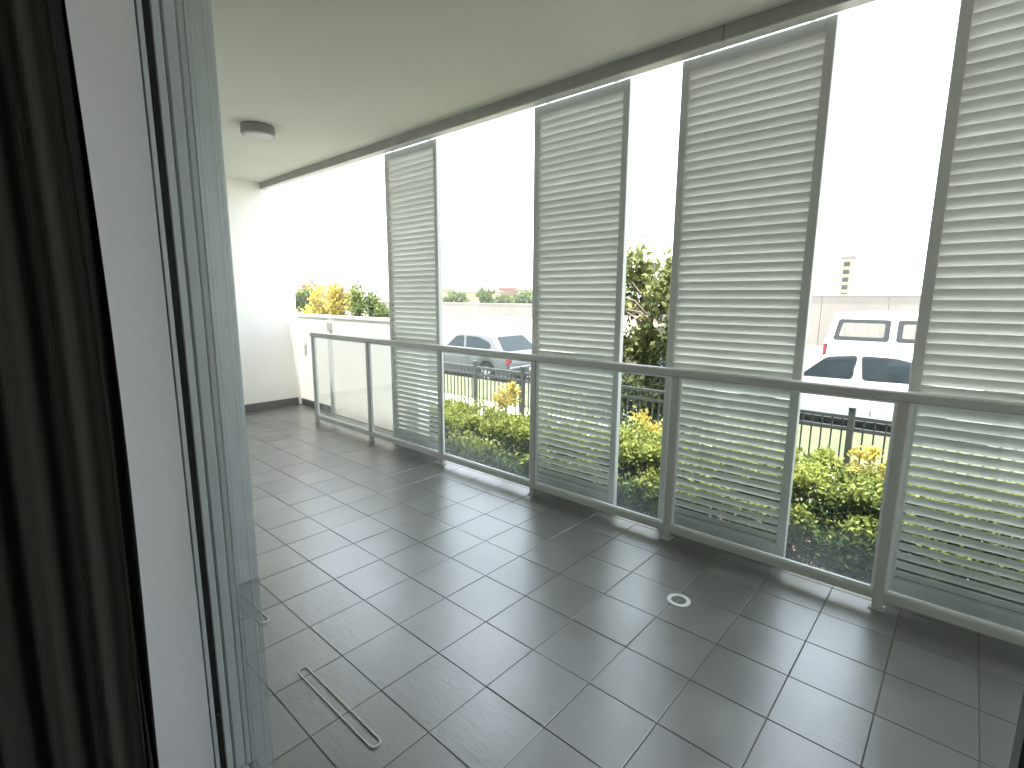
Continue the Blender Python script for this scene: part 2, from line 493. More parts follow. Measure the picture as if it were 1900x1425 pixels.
# outer slab trim in sunlight under the screens
obj('slab_edge', MB().box(-3.19, 8.0, 0.7205, 0.735, -0.35, -0.004, 0.003), MT['path'], kind='structure')

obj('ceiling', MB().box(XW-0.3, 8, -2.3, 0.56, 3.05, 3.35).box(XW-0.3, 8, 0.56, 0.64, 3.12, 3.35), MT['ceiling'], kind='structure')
obj('flat_roof', MB().box(XW-3, 9, -6.3, 0.62, 3.36, 3.48), MT['conc'], kind='structure')
fb = empty('ceiling_beam', (-1.3, 0.6, 3.0), 'dark grey track beam along the outer edge of the balcony ceiling', 'beam')
for x0, x1 in ((XW, -2.9), (-2.896, 0.1), (0.104, 3.4)):
    obj('track_length', MB().box(x0+1.3, x1+1.3, -0.038, 0.05, -0.022, 0.118, 0.004), MT['fascia'], fb)
    obj('track_lip', MB().box(x0+1.3, x1+1.3, -0.034, 0.046, -0.03, -0.0222), MT['frame'], fb)

ew = empty('end_wall', (XW, -0.5, 0), 'white rendered wall closing the far end of the balcony', 'wall')
obj('wall_face', MB().box(-0.25, 0, -1.2, 1.45, -0.3, 3.35), MT['wall'], ew)
for k in range(8):
    y0 = -1.0+k*0.3
    y1 = min(y0+0.298, 1.435)
    obj('skirting_tile', MB().box(0.0, 0.012, y0, y1, 0.002, 0.105, 0.002), MT['skirt'], ew)

lw = empty('low_wall', (-4.6, 0.951, 0), 'low white rendered garden wall at the far end beyond the railing', 'wall')
obj('wall_body', MB().box(-1.37, 1.40, 0.0, 0.16, -0.6, 1.28, 0.004), MT['lit_wall'], lw)
obj('wall_cap', MB().box(-1.37, 1.403, -0.003, 0.163, 1.282, 1.315, 0.004), MT['lit_wall'], lw)
for k in range(3):
    obj('skirting_tile', MB().box(-1.35+k*0.3, -1.052+k*0.3, -0.012, -0.0005, 0.0, 0.09, 0.002), MT['skirt'], lw)
obj('switch_plate', MB().box(-1.19, -1.11, -0.014, -0.0005, 0.88, 1.0, 0.003), MT['aluw'], lw)
gp = empty('grey_post', (-5.02, 0.95, 0), 'slim grey post standing against the low white wall', 'post')
obj('shaft', MB().box(-0.035, 0.035, -0.035, 0.03, 0.0, 1.08, 0.004), MT['alu'], gp)
obj('cap', MB().box(-0.04, 0.04, -0.04, 0.035, 1.12, 1.235, 0.006), MT['rail'], gp)

# pier of the facade, seen through the door glass edge
pr_ = empty('facade_pier', (-1.54, -1.475, 0), 'pale painted pier on the tiles behind the edge of the glass door', 'pillar')
obj('pier_face', MB().box(-0.5, 0, -0.126, 0, -0.005, 3.06, 0.003), MT['alu'], pr_)
obj('groove', MB().box(-0.5, -0.004, -0.150, -0.1265, 0.075, 2.86), MT['rail'], pr_)
obj('side_panel', MB().box(-0.5, 0.004, -0.40, -0.1505, -0.005, 3.06, 0.003), MT['aluw'], pr_)
obj('catch', MB().box(0.0045, 0.02, -0.19, -0.165, 0.11, 0.18, 0.004), MT['steel'], pr_)
# facade and room round the camera
obj('facade_wall', MB().box(XW-0.3, -1.745, -1.9, -1.62, -0.3, 3.35)
    .box(1.62, 8.0, -2.3, -2.15, -0.3, 3.35).box(-1.74, 1.618, -2.3, -2.1, 2.62, 3.35), MT['wall'], kind='structure')
obj('room_wall', MB().box(-3.2, -3.0, -6.2, -2.0, -0.3, 3.3).box(3.6, 3.8, -6.2, -2.16, -0.3, 3.3)
    .box(-3.0, 3.6, -6.2, -6.0, -0.3, 3.3).box(-3.0, -0.8, -2.2, -2.02, -0.3, 3.3), MT['room'], kind='structure')
obj('unseen_side_wall', MB().box(4.3, 4.5, -2.14, 0.60, -0.3, 3.049), MT['wall'], kind='structure')  # out of view, added to hold back light from the near end
obj('room_ceiling', sheet(-3.0, 3.6, -6.0, -2.1, 2.75), MT['room'], kind='structure')
obj('room_floor', MB().box(-3.0, 3.6, -6.0, -2.101, -0.2, 0.0), MT['carpet'], kind='structure')

# door reveal, frame and glass at the left
rv = empty('door_reveal', (-0.35, -2.17, 0), 'white painted reveal beside the dark curtain at the left', 'wall')
obj('reveal_panel', MB().box(-0.4, 0, -0.10, 0.078, -0.0, 2.7, 0.002), MT['jamb'], rv)
obj('edge_strip', MB().box(-0.4, 0.002, 0.081, 0.0935, -0.0, 2.7, 0.0015), MT['aluw'], rv)
dr = empty('sliding_door', (-0.35, -2.05, 0), 'tall glass sliding door with pale grey aluminium stile at the left', 'door')
obj('seal', MB().box(-0.30, 0.001, -0.0262, -0.0095, 0, 2.62), MT['rubber'], dr)
obj('outer_stile', MB().box(-0.30, 0.002, -0.009, 0.012, 0, 2.62, 0.003), MT['aluw'], dr)
obj('stile_groove', MB().box(-0.30, -0.006, 0.0122, 0.0165, 0, 2.62), MT['rail'], dr)
obj('inner_stile', MB().box(-0.30, 0.003, 0.0168, 0.048, 0, 2.62, 0.004), MT['aluw'], dr)
obj('glazing_gasket', MB().box(-0.30, 0.001, 0.0485, 0.0515, 0, 2.62), MT['rail'], dr)
obj('glass_pane', MB().box(0.0, 0.185, 0.066, 0.072, 0, 2.62), gl_door, dr)
obj('pane_channel', MB().box(-0.30, 0.0, 0.052, 0.074, 0, 2.62, 0.002), MT['alu'], dr)
rj = empty('door_post', (1.40, -2.0, 0), 'dark door post at the right edge of the doorway', 'post')
obj('post_body', MB().box(-0.028, 0.09, -0.045, 0.0, 0, 2.62, 0.004), MT['dark'], rj)
obj('post_seal', MB().box(-0.026, -0.005, 0.0005, 0.008, 0, 2.62), MT['rubber'], rj)
tr_ = empty('door_track', (0.5, -2.02, 0), 'grey aluminium track on the floor of the doorway', 'track')
obj('sill', MB().box(-0.84, 0.86, -0.07, 0.02, 0.002, 0.014, 0.002), MT['alu'], tr_)
obj('rail', MB().box(-0.84, 0.86, -0.03, -0.024, 0.0145, 0.026), MT['steel'], tr_)

# curtain: pleated cloth with thickness
def curtain(y0, y1, x, amp, waves, ph, name, m, parent, t=0.004, taper=0.0):
    n, nz = 160, 14
    vs, fs = [], []
    for side in (0, 1):
        for j in range(nz+1):
            z = 2.62-(2.62-0.02)*j/nz
            for i in range(n+1):
                u = i/n
                A = amp*(0.75+0.35*math.sin(u*9+ph))*(0.85+0.25*j/nz)
                yy = y0+(y1-y0)*u + 0.010*math.sin(z*2.1+u*5)
                xx = x + A*math.sin(u*waves*2*math.pi+ph+0.25*math.sin(z*1.3+u*7)) + 0.3*A*math.sin(u*waves*4.6*math.pi+1.0) - side*t
                vs.append((xx, yy, z))
    w = n+1
    for j in range(nz):
        for i in range(n):
            a0 = j*w+i
            fs.append((a0, a0+1, a0+w+1, a0+w))
            b0 = (nz+1)*w+a0
            fs.append((b0, b0+w, b0+w+1, b0+1))
    for j in range(nz):
        for e in (0, n):
            a0 = j*w+e; b0 = (nz+1)*w+a0
            fs.append((a0, a0+w, b0+w, b0))
    mb = MB().add(vs, fs)
    return obj(name, mb, m, parent, smooth=True)
cu = empty('curtain', (0, 0, 0), 'dark olive pleated curtain hanging at the left edge of the doorway', 'curtain')
curtain(-3.05, -2.285, -0.18, 0.013, 9, 0.3, 'cloth', MT['curtain'], cu)
curtain(-2.285, -2.245, -0.26, 0.012, 1, 0.3, 'lining', MT['curtain2'], cu)

# ------------------------------------------------------------------ railing
RY = 0.537
PX = [-4.70, -3.50, -2.315, -1.187, -0.038, 1.107, 2.25, 3.39]
rl = empty('balcony_railing', (0, RY, 0), 'grey metal balcony railing with glass infill panels and square posts', 'railing')
for i, x in enumerate(PX):
    obj('post', MB().box(x-0.022, x+0.022, -0.022, 0.022, 0.008, 1.085, 0.003), MT['rail'], rl)
    obj('base_plate', MB().box(x-0.034, x+0.034, -0.032, 0.032, 0.001, 0.0085, 0.002), MT['rail'], rl)
obj('top_rail', MB().box(PX[0]-0.03, PX[-1], -0.032, 0.032, 1.0855, 1.135, 0.007), MT['rail'], rl)
for i in range(len(PX)-1):
    x0, x1 = PX[i]+0.0225, PX[i+1]-0.0225
    obj('bottom_rail', MB().box(x0, x1, -0.02, 0.02, 0.055, 0.10, 0.003), MT['rail'], rl)
    g = obj('glass_panel', MB().box(x0+0.012, x1-0.012, -0.004, 0.004, 0.112, 1.072), gl_rail, rl)
    bd = MB()
    bd.box(x0, x0+0.014, -0.009, 0.009, 0.101, 1.084).box(x1-0.014, x1, -0.009, 0.009, 0.101, 1.084)
    bd.box(x0+0.0145, x1-0.0145, -0.009, 0.009, 0.101, 0.113).box(x0+0.0145, x1-0.0145, -0.009, 0.009, 1.072, 1.084)
    obj('glazing_bead', bd, MT['bead'], g)

# ------------------------------------------------------------------ louvre screens
SY, SZ0, SZ1, SWD = 0.672+0.02, 0.035, 2.976, 0.805
PITCH, TILT, CH = 0.0515, D2R(51), 0.073
def slat_mesh():
    n = 14
    prof = []
    for k in range(n):
        t = 2*math.pi*k/n
        prof.append((CH/2*math.cos(t), 0.0048*math.sin(t)))
    L = SWD-2*0.048
    vs, fs = [], []
    for x in (0, L):
        for c, h in prof:
            # outer edge low, inner edge high
            vs.append((x, c*math.cos(TILT) - h*math.sin(TILT), -c*math.sin(TILT) - h*math.cos(TILT)))
    for k in range(n):
        fs.append((k, (k+1) % n, (k+1) % n+n, k+n))
    vs += vs[:2*n]          # end caps on their own vertices keep the blade's shading clean
    fs.append(tuple(range(2*n, 3*n))[::-1]); fs.append(tuple(range(3*n, 4*n)))
    mb = MB().add(vs, fs)
    import bmesh
    me = mb.mesh('slat', MT['slat'], True)
    bm = bmesh.new(); bm.from_mesh(me); bmesh.ops.recalc_face_normals(bm, faces=bm.faces[:]); bm.to_mesh(me); bm.free()
    me.polygons[n].use_smooth = False; me.polygons[n+1].use_smooth = False
    return me
SLAT = slat_mesh()
labels = ['narrowest looking slatted louvre screen, farthest along the balcony towards the end wall',
          'tall slatted louvre screen between the silver car and the leafy tree',
          'wide looking slatted louvre screen between the leafy tree and the white parked cars',
          'nearest slatted louvre screen, cut off by the right edge of the photo']
s0 = empty('louvre_screen', (0, SY, 0), labels[0], 'screen', group='sliding louvre screens outside the railing')
for x0 in (0, SWD-0.048):
    obj('stile', MB().box(x0, x0+0.048, -0.024, 0.024, SZ0, SZ1, 0.003), MT['frame'], s0)
obj('top_bar', MB().box(0.0485, SWD-0.0485, -0.022, 0.022, SZ1-0.07, SZ1-0.001, 0.003), MT['frame'], s0)
obj('bottom_bar', MB().box(0.0485, SWD-0.0485, -0.022, 0.022, SZ0+0.001, SZ0+0.085, 0.003), MT['frame'], s0)
for x0 in (0.10, SWD-0.13):
    obj('hanger', MB().box(x0, x0+0.03, -0.01, 0.01, SZ1+0.0005, 3.06), MT['rail'], s0)
nsl = int((SZ1-0.07-SZ0-0.085-0.03)/PITCH)+1
for k in range(nsl):
    link('slat', SLAT, s0, (0.048, 0, SZ0+0.085+0.03+k*PITCH), (random.uniform(-.02, .02), 0, 0))
for i, x in enumerate((-3.28, -1.33, -0.175, 1.105)):
    s = s0 if i == 0 else copy_tree(s0)
    s.location = (x, SY, 0)
    s['label'] = labels[i]
    if i:
        for chd in s.children:
            if chd.name.startswith('slat'): chd.rotation_euler[0] = random.uniform(-.025, .025)

# ------------------------------------------------------------------ small balcony things
lp = empty('bulkhead_light', (-3.60, -0.42, 3.05), 'round grey bulkhead light fitting on the balcony ceiling', 'ceiling light')
obj('body', MB().lathe((0, 0, -0.06), [(0.132, -0.02), (0.140, -0.012), (0.140, 0.045), (0.134, 0.059)], 36), MT['lampg'], lp, smooth=False)
obj('diffuser', MB().lathe((0, 0, -0.0635), [(0.05, -0.026), (0.10, -0.024), (0.118, -0.018), (0.118, -0.0165)], 36), MT['shade'], lp, smooth=False)
dn = empty('floor_drain', (0.324, -0.09, 0), 'round steel floor drain set in the grey tiles', 'drain')
def ring(c, r0, r1, z0, z1, n=36):
    vs, fs = [], []
    for k in range(n):
        t = 2*math.pi*k/n
        for r_, z in ((r0, z0), (r1, z0), (r1, z1*0.6+z0*.4), (r1-0.004, z1), (r0+0.003, z1), (r0, z1*0.8)):
            vs.append((c[0]+r_*math.cos(t), c[1]+r_*math.sin(t), z))
    for k in range(n):
        for j in range(6):
            fs.append((k*6+j, k*6+(j+1) % 6, ((k+1) % n)*6+(j+1) % 6, ((k+1) % n)*6+j))
    return MB().add(vs, fs)
obj('rim', ring((0, 0), 0.038, 0.060, 0.0012, 0.006), MT['bead'], dn, smooth=False)
obj('well', MB().lathe((0, 0, 0.0012), [(0.0375, 0), (0.0375, 0.0008)], 24), MT['dark'], dn)
gr = MB()
for k in range(-3, 4):
    hw = math.sqrt(0.037**2-(k*0.0105)**2)
    gr.box(-hw, hw, k*0.0105-0.0025, k*0.0105+0.0025, 0.0024, 0.0045)
gr.box(-0.002, 0.002, -0.037, 0.037, 0.0046, 0.0052)
obj('grate', gr, MT['steel'], dn)
def loop(name, x0, x1, y, w, label):  # oblong white outlines, modelled as thin tube loops on the tiles
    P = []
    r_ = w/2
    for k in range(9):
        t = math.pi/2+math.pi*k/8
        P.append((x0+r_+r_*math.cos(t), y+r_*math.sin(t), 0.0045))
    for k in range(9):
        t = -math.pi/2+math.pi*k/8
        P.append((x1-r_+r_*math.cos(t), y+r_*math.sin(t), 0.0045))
    o = obj(name, MB().tube(P, 0.0032, 6, closed=True), MT['outline'], None, smooth=True, label=label, cat='cord loop', group='white outline loops on the tiles')
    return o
loop('outline_loop', -0.655, -0.085, -1.66, 0.040, 'thin white oblong outline loop lying on open grey tiles at the bottom left')
loop('outline_loop', -1.655, -1.085, -1.626, 0.040, 'thin white oblong outline loop on the tiles behind the door glass')

# ------------------------------------------------------------------ leaves
def leafmesh(name, pts, size, m, tones, up=0.3, aspect=0.5):
    """pts (n,3); one folded quad pair per leaf"""
    n = len(pts)
    d = rng.normal(size=(n, 3)); d[:, 2] += up; d /= np.linalg.norm(d, axis=1)[:, None]
    e = rng.normal(size=(n, 3)); e -= (e*d).sum(1)[:, None]*d; e /= np.linalg.norm(e, axis=1)[:, None]
    nn = np.cross(d, e)
    s = size*rng.uniform(0.6, 1.25, n)[:, None]
    p0 = pts; p2 = pts+d*s
    mid = pts+d*s*0.5
    pl = mid+e*s*aspect*0.5+nn*s*0.12
    pr = mid-e*s*aspect*0.5+nn*s*0.12
    V = np.stack([p0, pl, p2, pr], 1).reshape(-1, 3)
    me = bpy.data.meshes.new(name)
    me.vertices.add(4*n); me.vertices.foreach_set('co', V.ravel())
    me.loops.add(6*n); me.polygons.add(2*n)
    b = np.arange(n)*4
    idx = np.stack([b, b+1, b+2, b, b+2, b+3], 1).ravel()
    me.loops.foreach_set('vertex_index', idx)
    me.polygons.foreach_set('loop_start', np.arange(2*n)*3)
    me.update(calc_edges=True)
    at = me.attributes.new('tone', 'FLOAT', 'FACE')
    at.data.foreach_set('value', np.repeat(np.clip(tones, 0, 1), 2).astype(np.float32))
    me.materials.append(m)
    return me

def clumps(center, rad, nc, nl, cr=0.35, shell=0.6):
    """leaf positions in clumps spread through an ellipsoid; returns pts and height fraction"""
    c = rng.normal(size=(nc, 3)); c /= np.linalg.norm(c, axis=1)[:, None]
    c *= rng.uniform(shell, 1.0, nc)[:, None]
    k = rng.integers(0, nc, nl)
    o = rng.normal(size=(nl, 3))*cr*0.5
    q = c[k]+o*rng.uniform(0.6, 1.2, nc)[k][:, None]
    return np.array(center)+q*np.array(rad), q[:, 2], k

def tree(name, x, y, gz, top, rx, ry, crown_h, m, label, cat='tree', nc=26, nl=4000, ls=0.12, bias=0.4, group=None, trunk_r=0.08, flowers=0, stems=1, cr=0.35, shell=0.45):
    e = empty(name, (x, y, gz), label, cat, group=group)
    H = top-gz
    cz = H-crown_h/2
    pts, h, k = clumps((0, 0, cz), (rx, ry, crown_h/2), nc, nl, cr, shell)
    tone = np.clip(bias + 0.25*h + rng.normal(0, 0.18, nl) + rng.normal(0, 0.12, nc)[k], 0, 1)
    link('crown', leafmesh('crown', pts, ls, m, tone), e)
    tb = MB()
    for s_ in range(stems):
        ox, oy = (random.uniform(-.12, .12)*trunk_r*14, random.uniform(-.1, .1)*trunk_r*14) if stems > 1 else (0, 0)
        P = [(ox*0.4, oy*0.4, -0.1), (ox*0.7+random.uniform(-.03, .03)*H*.4, oy*0.7, cz*0.4), (ox, oy, cz*0.8), (ox*1.3, oy*1.3, cz)]
        tb.tube(P, [trunk_r*1.2, trunk_r, trunk_r*0.8, trunk_r*0.55], 9)
        for b in range(6):
            t = random.uniform(0, 6.28); rr = random.uniform(.5, .85)
            tip = (rr*rx*math.cos(t), rr*ry*math.sin(t), cz+random.uniform(-.2, .75)*crown_h/2)
            z0 = random.uniform(0.75, 1.0)*cz
            mid = ((tip[0]+ox)*0.5, (tip[1]+oy)*0.5, (tip[2]+z0)*0.5+0.03*H)
            tb.tube([(ox, oy, z0), mid, tip], [trunk_r*0.45, trunk_r*0.3, trunk_r*0.12], 6)
    obj('trunk', tb, MT['bark'], e, smooth=True)
    if flowers:  # pale faces: blossom, plus bright sky gaps painted in as petals
        fp, fh, _ = clumps((0, 0, cz), (rx*1.02, ry*1.02, crown_h/2), max(5, flowers//14), flowers, 0.12, 0.7)
        link('blossom', leafmesh('blossom', fp, ls*0.9, MT['flower'], rng.uniform(0, 1, flowers), aspect=0.9), e)
    return e

# hedge: one clipped row
def hedge_part(x0, x1, y0, y1, z0, z1, n, seedoff):
    x = rng.uniform(x0, x1, n)
    # surface height and front undulate
    hz = z1 + 0.042*(x-0.6) + 0.03*np.sin(x*5.3+seedoff)+0.04*np.sin(x*11.7+1)+0.03*np.sin(x*23)
    u = rng.uniform(0, 1, n)
    topm = u < 0.38
    fr = (u >= 0.38) & (u < 0.8)
    y = rng.uniform(y0, y1, n)
    z = rng.uniform(z0, 1, n)*0 + rng.uniform(0, 1, n)*(hz-z0)+z0
    z[topm] = (hz-np.abs(rng.normal(0, 0.05, n)))[topm] + 0.05*np.sin(y[topm]*15+x[topm]*9)
    y[fr] = (y0+np.abs(rng.normal(0, 0.05, n))+0.05*np.sin(x*7)+0.03*np.sin(z*13+x*5))[fr]
    # shoots sticking out on top
    sh = rng.uniform(0, 1, n) < 0.05
    z[sh] = (hz+np.abs(rng.normal(0, 0.045, n)))[sh]
    pts = np.stack([x, y, z], 1)
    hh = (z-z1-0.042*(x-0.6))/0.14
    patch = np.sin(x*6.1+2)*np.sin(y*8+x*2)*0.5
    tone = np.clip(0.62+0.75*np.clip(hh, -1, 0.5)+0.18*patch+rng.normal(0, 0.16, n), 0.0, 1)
    # a few older yellow leaves lower down
    old = rng.uniform(0, 1, n) < 0.03
    tone[old] = 0.9
    return pts, tone
he = empty('hedge', (0, 0, 0), 'clipped green hedge with yellow tips running outside the balcony railing', 'hedge')
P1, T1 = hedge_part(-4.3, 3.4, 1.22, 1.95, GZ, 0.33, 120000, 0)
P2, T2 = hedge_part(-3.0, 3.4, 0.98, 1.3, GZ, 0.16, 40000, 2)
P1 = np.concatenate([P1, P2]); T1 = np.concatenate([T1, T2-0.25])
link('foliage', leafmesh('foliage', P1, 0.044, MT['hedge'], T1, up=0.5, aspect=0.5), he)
st = MB()
for k in range(60):
    x = -3.0+k*0.118+random.uniform(-.03, .03); y = random.uniform(1.35, 1.85)
    st.tube([(x, y, GZ-0.02), (x+random.uniform(-.04, .04), y+random.uniform(-.03, .03), -0.15), (x+random.uniform(-.1, .1), y+random.uniform(-.08, .08), 0.25)], [0.012, 0.009, 0.004], 5)
obj('stem', st, MT['bark'], he)

tree('golden_shrub', -3.16, 2.35, GZ, 0.47, 0.17, 0.17, 0.36, MT['gold'], 'small golden yellow shrub behind the hedge in front of the silver car', 'shrub', 18, 900, 0.05, 0.55, 'golden shrubs behind the hedge', 0.014)
tree('golden_shrub', -1.02, 2.15, GZ, 0.40, 0.24, 0.18, 0.38, MT['gold'], 'golden yellow shrub behind the hedge below the leafy tree', 'shrub', 18, 1100, 0.05, 0.5, 'golden shrubs behind the hedge', 0.014)
tree('golden_shrub', 0.88, 2.05, GZ, 0.44, 0.24, 0.18, 0.42, MT['gold'], 'golden yellow shrub behind the hedge in front of the white cars', 'shrub', 18, 1200, 0.05, 0.5, 'golden shrubs behind the hedge', 0.014)

# ------------------------------------------------------------------ picket fence
FY = 3.0
fe = empty('picket_fence', (0, FY, GZ), 'dark metal picket fence between the hedge and the street', 'fence')
pk = MB().box(-0.0065, 0.0065, -0.0065, 0.0065, 0.05, 1.105).mesh('picket', MT['fence'])
fpx = [-6.88, -4.396, -3.42, -1.911, 0.574, 3.06, 5.5]
for x in fpx:
    p = obj('fence_post', MB().box(-0.026, 0.026, -0.026, 0.026, -0.05, 1.20, 0.003).box(-0.03, 0.03, -0.03, 0.03, 1.2005, 1.215, 0.003), MT['fence'], fe, loc=(x, 0, 0))
for z in (0.13, 0.99, 1.10):
    obj('fence_rail', MB().box(fpx[0], fpx[-1], -0.016, 0.016, z, z+0.032), MT['fence'], fe)
x = fpx[0]+0.083
while x < fpx[-1]:
    if min(abs(x-q) for q in fpx) > 0.04:
        link('picket', pk, fe, (x, 0.0, 0))
    x += 0.083

# leafy tree between the screens, and dark undergrowth
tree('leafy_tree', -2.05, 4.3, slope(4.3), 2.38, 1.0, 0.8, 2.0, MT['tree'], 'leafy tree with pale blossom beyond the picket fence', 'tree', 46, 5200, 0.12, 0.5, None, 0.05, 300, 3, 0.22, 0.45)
tree('dark_shrub', -2.05, 4.05, slope(4.05), 0.98, 0.95, 0.5, 1.5, MT['tree'], 'dark dense shrub at the foot of the leafy tree', 'shrub', 50, 6500, 0.09, 0.12, None, 0.03, 0, 2, 0.4, 0.2)

# ------------------------------------------------------------------ cars
def smooth_poly(poly, r=0.06, n=4):
    out = []
    m = len(poly)
    for i in range(m):
        p0, p1, p2 = Vector(poly[i-1]), Vector(poly[i]), Vector(poly[(i+1) % m])
        a_ = (p0-p1); b_ = (p2-p1)
        ra = min(r, a_.length*0.45); rb = min(r, b_.length*0.45)
        A_ = p1+a_.normalized()*ra; B_ = p1+b_.normalized()*rb
        for k in range(n+1):
            t = k/n
            q = A_*(1-t)**2+p1*2*t*(1-t)+B_*t*t
            out.append((q.x, q.y))
    return out

def car(name, label, cat, loc, rz, paint, L, W, prof, belt, sill, wr, wx, roof, rf, windows, frontw, rearw, glass=None, van=False):
    """x runs from the nose (0) to the tail (L); prof: hood line [(x,z)], belt(x) height of the shoulder, roof: [(x_front_base, x_front_top, x_rear_top, x_rear_base, z_top)]"""
    glass = glass or MT['cglass']
    e = empty(name, loc, label, cat, rz)
    hw = W/2
    def lin(tab, x):
        if x <= tab[0][0]: return tab[0][1]
        for (a0, b0), (a1, b1) in zip(tab, tab[1:]):
            if x <= a1: return b0+(b1-b0)*(x-a0)/(a1-a0)
        return tab[-1][1]
    xs = sorted(set([round(L*k/70, 4) for k in range(71)] + [round(c+wr*1.13*math.cos(math.pi*k/14), 4) for c in wx for k in range(15)]))
    vs, fs = [], []
    for x in xs:
        e0 = min(x, L-x)
        w = hw*(1-0.16*max(0, 1-e0/0.45)**2.2)
        zb = sill + 0.05*max(0, 1-e0/0.3)
        for c in wx:
            dd = (wr*1.13)**2-(x-c)**2
            if dd > 0: zb = max(zb, wr+math.sqrt(dd))
        zt = lin(prof, x)
        bz = min(lin(belt, x), zt-0.015)
        zb = min(zb, bz-0.05)
        m1 = zb+(bz-zb)*0.35; m2 = zb+(bz-zb)*0.72
        ring_ = [(w*0.93, zb), (w*0.985, zb+0.03), (w*1.0, m1), (w*1.0, m2), (w*0.985, bz-0.02), (w*0.95, bz+(zt-bz)*0.3), (w*0.80, bz+(zt-bz)*0.85), (w*0.4, zt), (0, zt)]
        full = [(y, z) for y, z in ring_]+[(-y, z) for y, z in ring_[-2::-1]]
        vs += [(x, y, z) for y, z in full]
    m = 17
    for i in range(len(xs)-1):
        for j in range(m-1):
            fs.append((i*m+j, i*m+j+1, (i+1)*m+j+1, (i+1)*m+j))
    fs.append(tuple(range(m))); fs.append(tuple((len(xs)-1)*m+j for j in range(m))[::-1])
    obj('body', MB().add(vs, fs), paint, e, smooth=True)
    # underbody, dark
    obj('underbody', MB().box(0.25, L-0.25, -hw*0.80, hw*0.80, sill-0.02, sill+0.45), MT['trim'], e)
    # greenhouse
    xa, xb, xc, xd, zt, inset = roof
    wb, wt = hw*0.955, hw*0.955-inset
    nseg = 12
    vs, fs = [], []
    rows = 7
    def side_y(z, x):
        z0 = lin(belt, x)
        t = max(0, min(1, (z-z0)/(zt-z0)))
        return wb+(wt-wb)*t**1.25
    for r_ in range(rows):
        t = r_/(rows-1)
        for i in range(nseg+1):
            u = i/nseg
            xf = xa+(xb-xa)*t; xr = xd+(xc-xd)*t
            x = xf+(xr-xf)*u
            zz0 = lin(belt, x)-0.01
            ztop = zt-0.05*abs(2*u-1)**3-0.015
            z = zz0+(ztop-zz0)*t
            edge = 1-0.05*abs(2*u-1)**6
            vs.append((x, side_y(z, x)*edge, z))
    k0 = len(vs)
    vs += [(x, -y, z) for x, y, z in vs[:k0]]
    w_ = nseg+1
    for r_ in range(rows-1):
        for i in range(nseg):
            a0 = r_*w_+i
            fs.append((a0, a0+1, a0+w_+1, a0+w_)); fs.append((k0+a0, k0+a0+w_, k0+a0+w_+1, k0+a0+1))
        for i in (0, nseg):
            a0 = r_*w_+i
            fs.append((a0, a0+w_, k0+a0+w_, k0+a0))
    tr0 = (rows-1)*w_
    ctr = len(vs)
    for i in range(nseg+1):
        x, y, z = vs[tr0+i]
        vs.append((x, y*0.6, z+0.028)); 
    for i in range(nseg+1):
        x, y, z = vs[tr0+i]
        vs.append((x, -y*0.6, z+0.028))
    for i in range(nseg):
        A, B, C_, D_ = tr0+i, ctr+i, ctr+w_+i, k0+tr0+i
        fs += [(A, A+1, B+1, B), (B, B+1, C_+1, C_), (C_, C_+1, D_+1, D_)]
    for i in (0, nseg):
        fs.append((tr0+i, ctr+i, ctr+w_+i, k0+tr0+i))
    obj('cabin', MB().add(vs, fs), paint, e, smooth=True)
    def pane(poly3, nrm, nm='window', mt_=None):
        n = len(poly3)
        off = Vector(nrm)*0.008
        a_ = [Vector(p)-Vector(nrm)*0.02 for p in poly3]; b_ = [Vector(p)+off for p in poly3]
        vs_ = a_+b_
        f_ = [tuple(range(n, 2*n)), tuple(range(n))[::-1]]
        for i in range(n):
            j = (i+1) % n
            f_.append((i, j, j+n, i+n))
        return obj(nm, MB().add(vs_, f_), mt_ or glass, e)
    for sgn in (1, -1):
        for w in windows:
            pp = smooth_poly(w, 0.07)
            p3 = [(x, sgn*(side_y(z, x)), z) for x, z in pp]
            pane(p3, (0, sgn, 0.12))
            if van:          # added pale panel standing in for the bright interior behind the glass
                bx_ = sum(p[0] for p in pp)/len(pp); bz_ = sum(p[1] for p in pp)/len(pp)
                p3 = [(bx_+(x-bx_)*0.84, sgn*(side_y(bz_+(z-bz_)*0.70, x)+0.0), bz_+(z-bz_)*0.70) for x, z in pp]
                pane(p3, (0, sgn*0.6, 0.05), 'interior_panel', MT['interior_panel'])
            # dark rubber round the window
            cx = sum(p[0] for p in pp)/len(pp); cz = sum(p[1] for p in pp)/len(pp)
            big = [(cx+(x-cx)*1.045, cz+(z-cz)*1.09) for x, z in pp]
            p3 = [(x, sgn*(side_y(z, x)-0.004), z) for x, z in big]
            pane(p3, (0, sgn, 0.12), 'window_seal', MT['trim'])
    def endpane(x0, z0, x1, z1, nm, out):
        t0, t1 = 0.12, 0.9
        A = Vector((x0+(x1-x0)*t0, 0, z0+(z1-z0)*t0)); B = Vector((x0+(x1-x0)*t1, 0, z0+(z1-z0)*t1))
        ya, yb = wb*0.90, wt*0.88
        d = (B-A); nrm = Vector((-d.z, 0, d.x)).normalized()
        if nrm.x*out < 0: nrm = -nrm
        poly = smooth_poly([(-ya, 0), (ya, 0), (yb, 1), (-yb, 1)], 0.10)
        pane([(A.x+d.x*v_, u_, A.z+d.z*v_) for u_, v_ in poly], nrm*1.2, nm)
    if frontw: endpane(xa, lin(belt, xa), xb, zt-0.05, 'windscreen', -1)
    if rearw: endpane(xd, lin(belt, xd), xc, zt-0.05, 'rear_window', 1)
